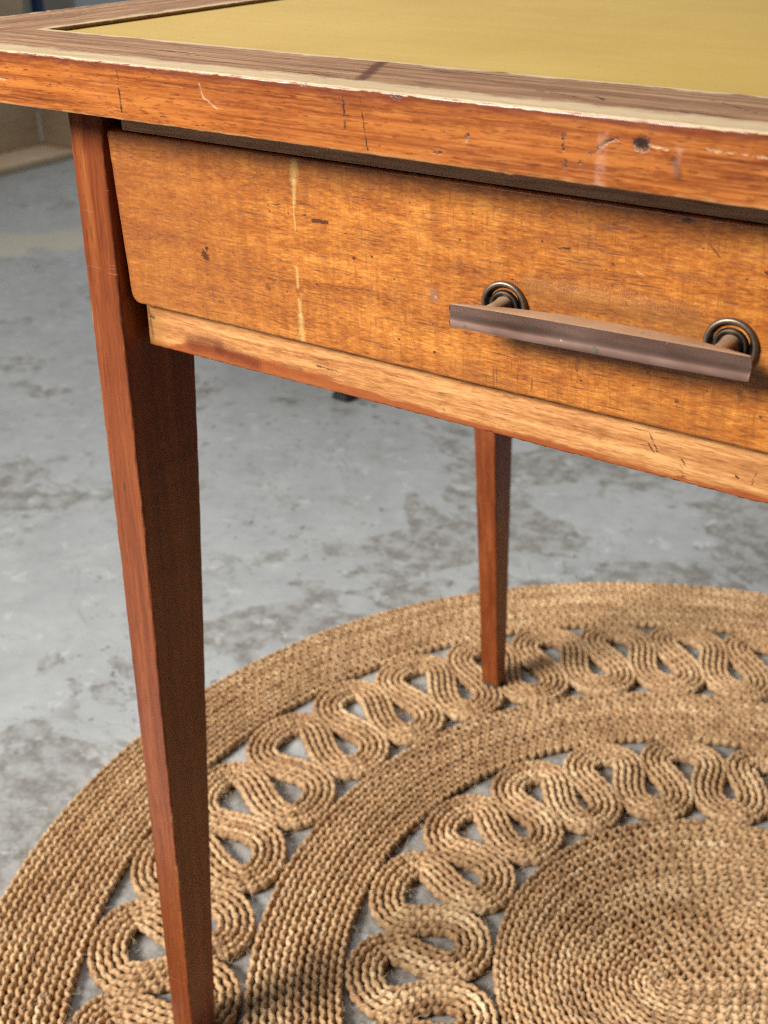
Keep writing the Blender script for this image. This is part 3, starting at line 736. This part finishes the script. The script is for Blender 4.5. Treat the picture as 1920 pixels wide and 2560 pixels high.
# looped rings: sine-generated meander mapped between measured turning angles
def meander(omega, n=400):
    tau = np.linspace(0, 2 * np.pi, n, endpoint=False); phi = omega * np.cos(tau)
    x = np.concatenate([[0], np.cumsum(np.cos(phi))]); y = np.concatenate([[0], np.cumsum(np.sin(phi))])
    return x, y
def solve_omega(ratio):
    lo, hi = 0.8, 2.0
    for _ in range(40):
        mid = (lo + hi) / 2; x, y = meander(mid)
        if (y.max() - y.min()) / x[-1] < ratio: lo = mid
        else: hi = mid
    return mid
def loop_ring(r_in, r_out, out_ang, in_ang, periods, strands, pitch, bulge):
    W = strands * pitch; rm = (r_in + r_out) / 2; A = (r_out - r_in - W) / 2
    p = 2 * math.pi * rm / periods
    om = min(solve_omega(2 * A / p), 1.86)
    x, y = meander(om); per = x[-1]
    y = (y - y.min()) / (y.max() - y.min()) * 2 - 1
    y = np.tanh(0.8 * y) / math.tanh(0.8)
    u = x / per
    n = len(u) - 1
    # outer turn (y=+1) sits at u = 0.5
    iu = int(np.argmax(y[:n])); shift = 0.5 - u[iu]
    U = np.concatenate([u[:n] + k for k in range(periods)]) + shift; Vv = np.tile(y[:n], periods)
    # turns swell into bulbs so that neighbouring loops close up at the shoulders
    rise = np.gradient(Vv); rise = np.clip(rise / np.abs(rise).max() * 3.0, -1, 1)
    kk = np.where(Vv > 0, bulge[0], bulge[1])
    U = U - kk * 2.6 * Vv * (1 - Vv ** 2) * rise
    def amap(pairs, ph):
        pk = np.array([a for a, _ in pairs] + [pairs[0][0] + periods]); ak = np.array([b for _, b in pairs] + [pairs[0][1] + 360.0])
        ph = np.asarray(ph); wrap = np.floor((ph - pk[0]) / periods); q = ph - wrap * periods
        return np.interp(q, pk, ak) + wrap * 360.0
    th = np.radians(amap(in_ang, U) * (1 - Vv) / 2 + amap(out_ang, U) * (1 + Vv) / 2)
    r = rm + A * Vv * (1 + smooth_noise(len(U), 30, 0.02))
    C = np.stack([RC[0] + r * np.cos(th), RC[1] + r * np.sin(th)], 1)
    # even spacing, then parallel strands
    seg = np.linalg.norm(np.roll(C, -1, 0) - C, axis=1); s = np.concatenate([[0], np.cumsum(seg)]); n2 = int(s[-1] / 0.0022)
    t = np.linspace(0, s[-1], n2, endpoint=False); C = np.stack([np.interp(t, s, np.append(C[:, i], C[0, i])) for i in (0, 1)], 1)
    for _ in range(6): C = (np.roll(C, 1, 0) + 2 * C + np.roll(C, -1, 0)) / 4
    tan = np.roll(C, -1, 0) - np.roll(C, 1, 0); tan /= np.linalg.norm(tan, axis=1)[:, None]; nor = np.stack([-tan[:, 1], tan[:, 0]], 1)
    for k in range(strands):
        off = (k - (strands - 1) / 2) * pitch
        pts = C + nor * off
        for _ in range(3): pts = (np.roll(pts, 1, 0) + 2 * pts + np.roll(pts, -1, 0)) / 4
        sweep_closed("looped_cord", pts, pitch * 0.385, 0.0058, M_jute[int(rng.integers(0, 3))], LAM, math.pi * k, pitch * 0.125)
out1 = [(0, 112.3), (1, 121.6), (2, 130.7), (3, 139.7), (4, 148.7), (5, 159.4), (6, 168.5), (7, 180.1), (8, 191.0), (9, 202.7), (10, 214.8)]
in1 = [(0.5, 114.0), (1.5, 124.4), (2.5, 134.7), (3.5, 145.7), (4.5, 155.7), (5.5, 165.8), (6.5, 176.6), (7.5, 189.0), (8.5, 201.0)]
loop_ring(R_MO, R_OB, out1, in1, 35, 5, 0.0072, (0.050, 0.030))
out2 = [(0, 112.4), (1, 129.1), (2, 144.8), (3, 161.6), (4, 180.8), (5, 202.5)]
in2 = [(0.5, 119.5), (1.5, 138.7), (2.5, 156.0), (3.5, 175.2), (4.5, 194.0), (5.5, 213.8)]
loop_ring(R_C, R_MI, out2, in2, 20, 5, 0.0070, (0.055, 0.028))

# loose fibres standing off the cords
NF = 15000
verts, faces = [], []
for i in range(NF):
    th = rng.uniform(0, 2 * np.pi); r = math.sqrt(rng.uniform(0, 1)) * 0.662
    x, y = RC[0] + r * math.cos(th), RC[1] + r * math.sin(th); z = 0.0108 + rng.uniform(-0.001, 0.0008)
    d = rng.uniform(0, 2 * np.pi); L = rng.uniform(0.003, 0.014); w = 0.00014
    c, s_ = math.cos(d), math.sin(d); bend = rng.normal() * 0.9; b = len(verts)
    for j in range(4):
        q = j / 3; dd = d + bend * q
        px, py = x + L * q * math.cos(dd), y + L * q * math.sin(dd); pz = z + 0.0022 * math.sin(q * 2.6)
        verts += [(px - w * s_, py + w * c, pz), (px + w * s_, py - w * c, pz)]
    for j in range(3): faces.append((b + 2 * j, b + 2 * j + 1, b + 2 * j + 3, b + 2 * j + 2))
M_fib = mat_flat("loose_jute_fibre", (0.66, 0.47, 0.28), 0.7, 0.3, 90)
me = bpy.data.meshes.new("loose_fibres"); me.from_pydata(verts, [], faces); me.materials.append(M_fib)
fib = bpy.data.objects.new("loose_fibres", me); COL.objects.link(fib); fib.parent = rug
fib.matrix_parent_inverse = Matrix.Translation(rug.location).inverted(); fib['kind'] = 'stuff'

# ------------------------------------------------------------------ things far behind
M_ply = mat_plain_wood("plywood", (0.46, 0.32, 0.195), (0.57, 0.415, 0.265), (0.66, 0.50, 0.335), (6, 6, 30), 0.7)
crate = empty("plywood_crate", (-2.70, 2.0, 0.0), "open plywood crate standing on the floor behind the desk's left corner", "crate")
box("base_board", -3.02, -2.365, 1.20, 2.300, 0.001, 0.022, M_ply, crate, 0.002)
box("back_board", -2.552, -2.534, 1.22, 2.296, 0.0225, 0.98, M_ply, crate, 0.002)
box("end_board", -2.533, -2.40, 2.300, 2.316, 0.001, 0.36, M_ply, crate, 0.002)

M_blue = mat_flat("navy_paint", (0.010, 0.035, 0.105), 0.4, 0.2, 8)
post = empty("blue_upright", (-2.66, 2.46, 0.0), "navy blue metal upright behind the plywood crate", "upright")
box("post", -2.678, -2.646, 2.445, 2.475, 0.012, 1.8, M_blue, post, 0.003)
box("base_plate", -2.72, -2.60, 2.40, 2.52, 0.001, 0.0118, M_blue, post, 0.002)

M_greyb = mat_flat("grey_board_paint", (0.33, 0.31, 0.26), 0.7, 0.08, 5)
gb = box("leaning_board", -3.34, -2.984, 2.90, 2.922, 0.001, 1.9, M_greyb, bevel=0.002)
gb['label'] = "grey-beige upright board between the blue post and the white wall"; gb['category'] = "board"

M_black = mat_flat("black_metal", (0.018, 0.018, 0.020), 0.45, 0.3, 40, spec=0.5)
stool = empty("low_stool", (-0.70, 1.42, 0.0), "black stool leg foot just visible below the drawer, out of focus", "stool")
for (x, y) in ((-0.555, 1.20), (-0.905, 1.30), (-0.66, 1.56), (-1.01, 1.66)):
    lg = box("leg", x - 0.014, x + 0.014, y - 0.014, y + 0.014, 0.014, 0.40, M_black, stool, 0.003)
    box("foot_cap", x - 0.018, x + 0.018, y - 0.018, y + 0.018, 0.001, 0.0138, M_black, lg, 0.003)
box("seat", -1.06, -0.51, 1.15, 1.71, 0.4005, 0.43, M_black, stool, 0.006)

for o in (fl, wl, rug, crate, post, gb, stool): o.location.z += FZ
crate.location.x -= 0.10; crate.location.y += 0.085
stool.location.x -= 0.015; stool.location.y += 0.022
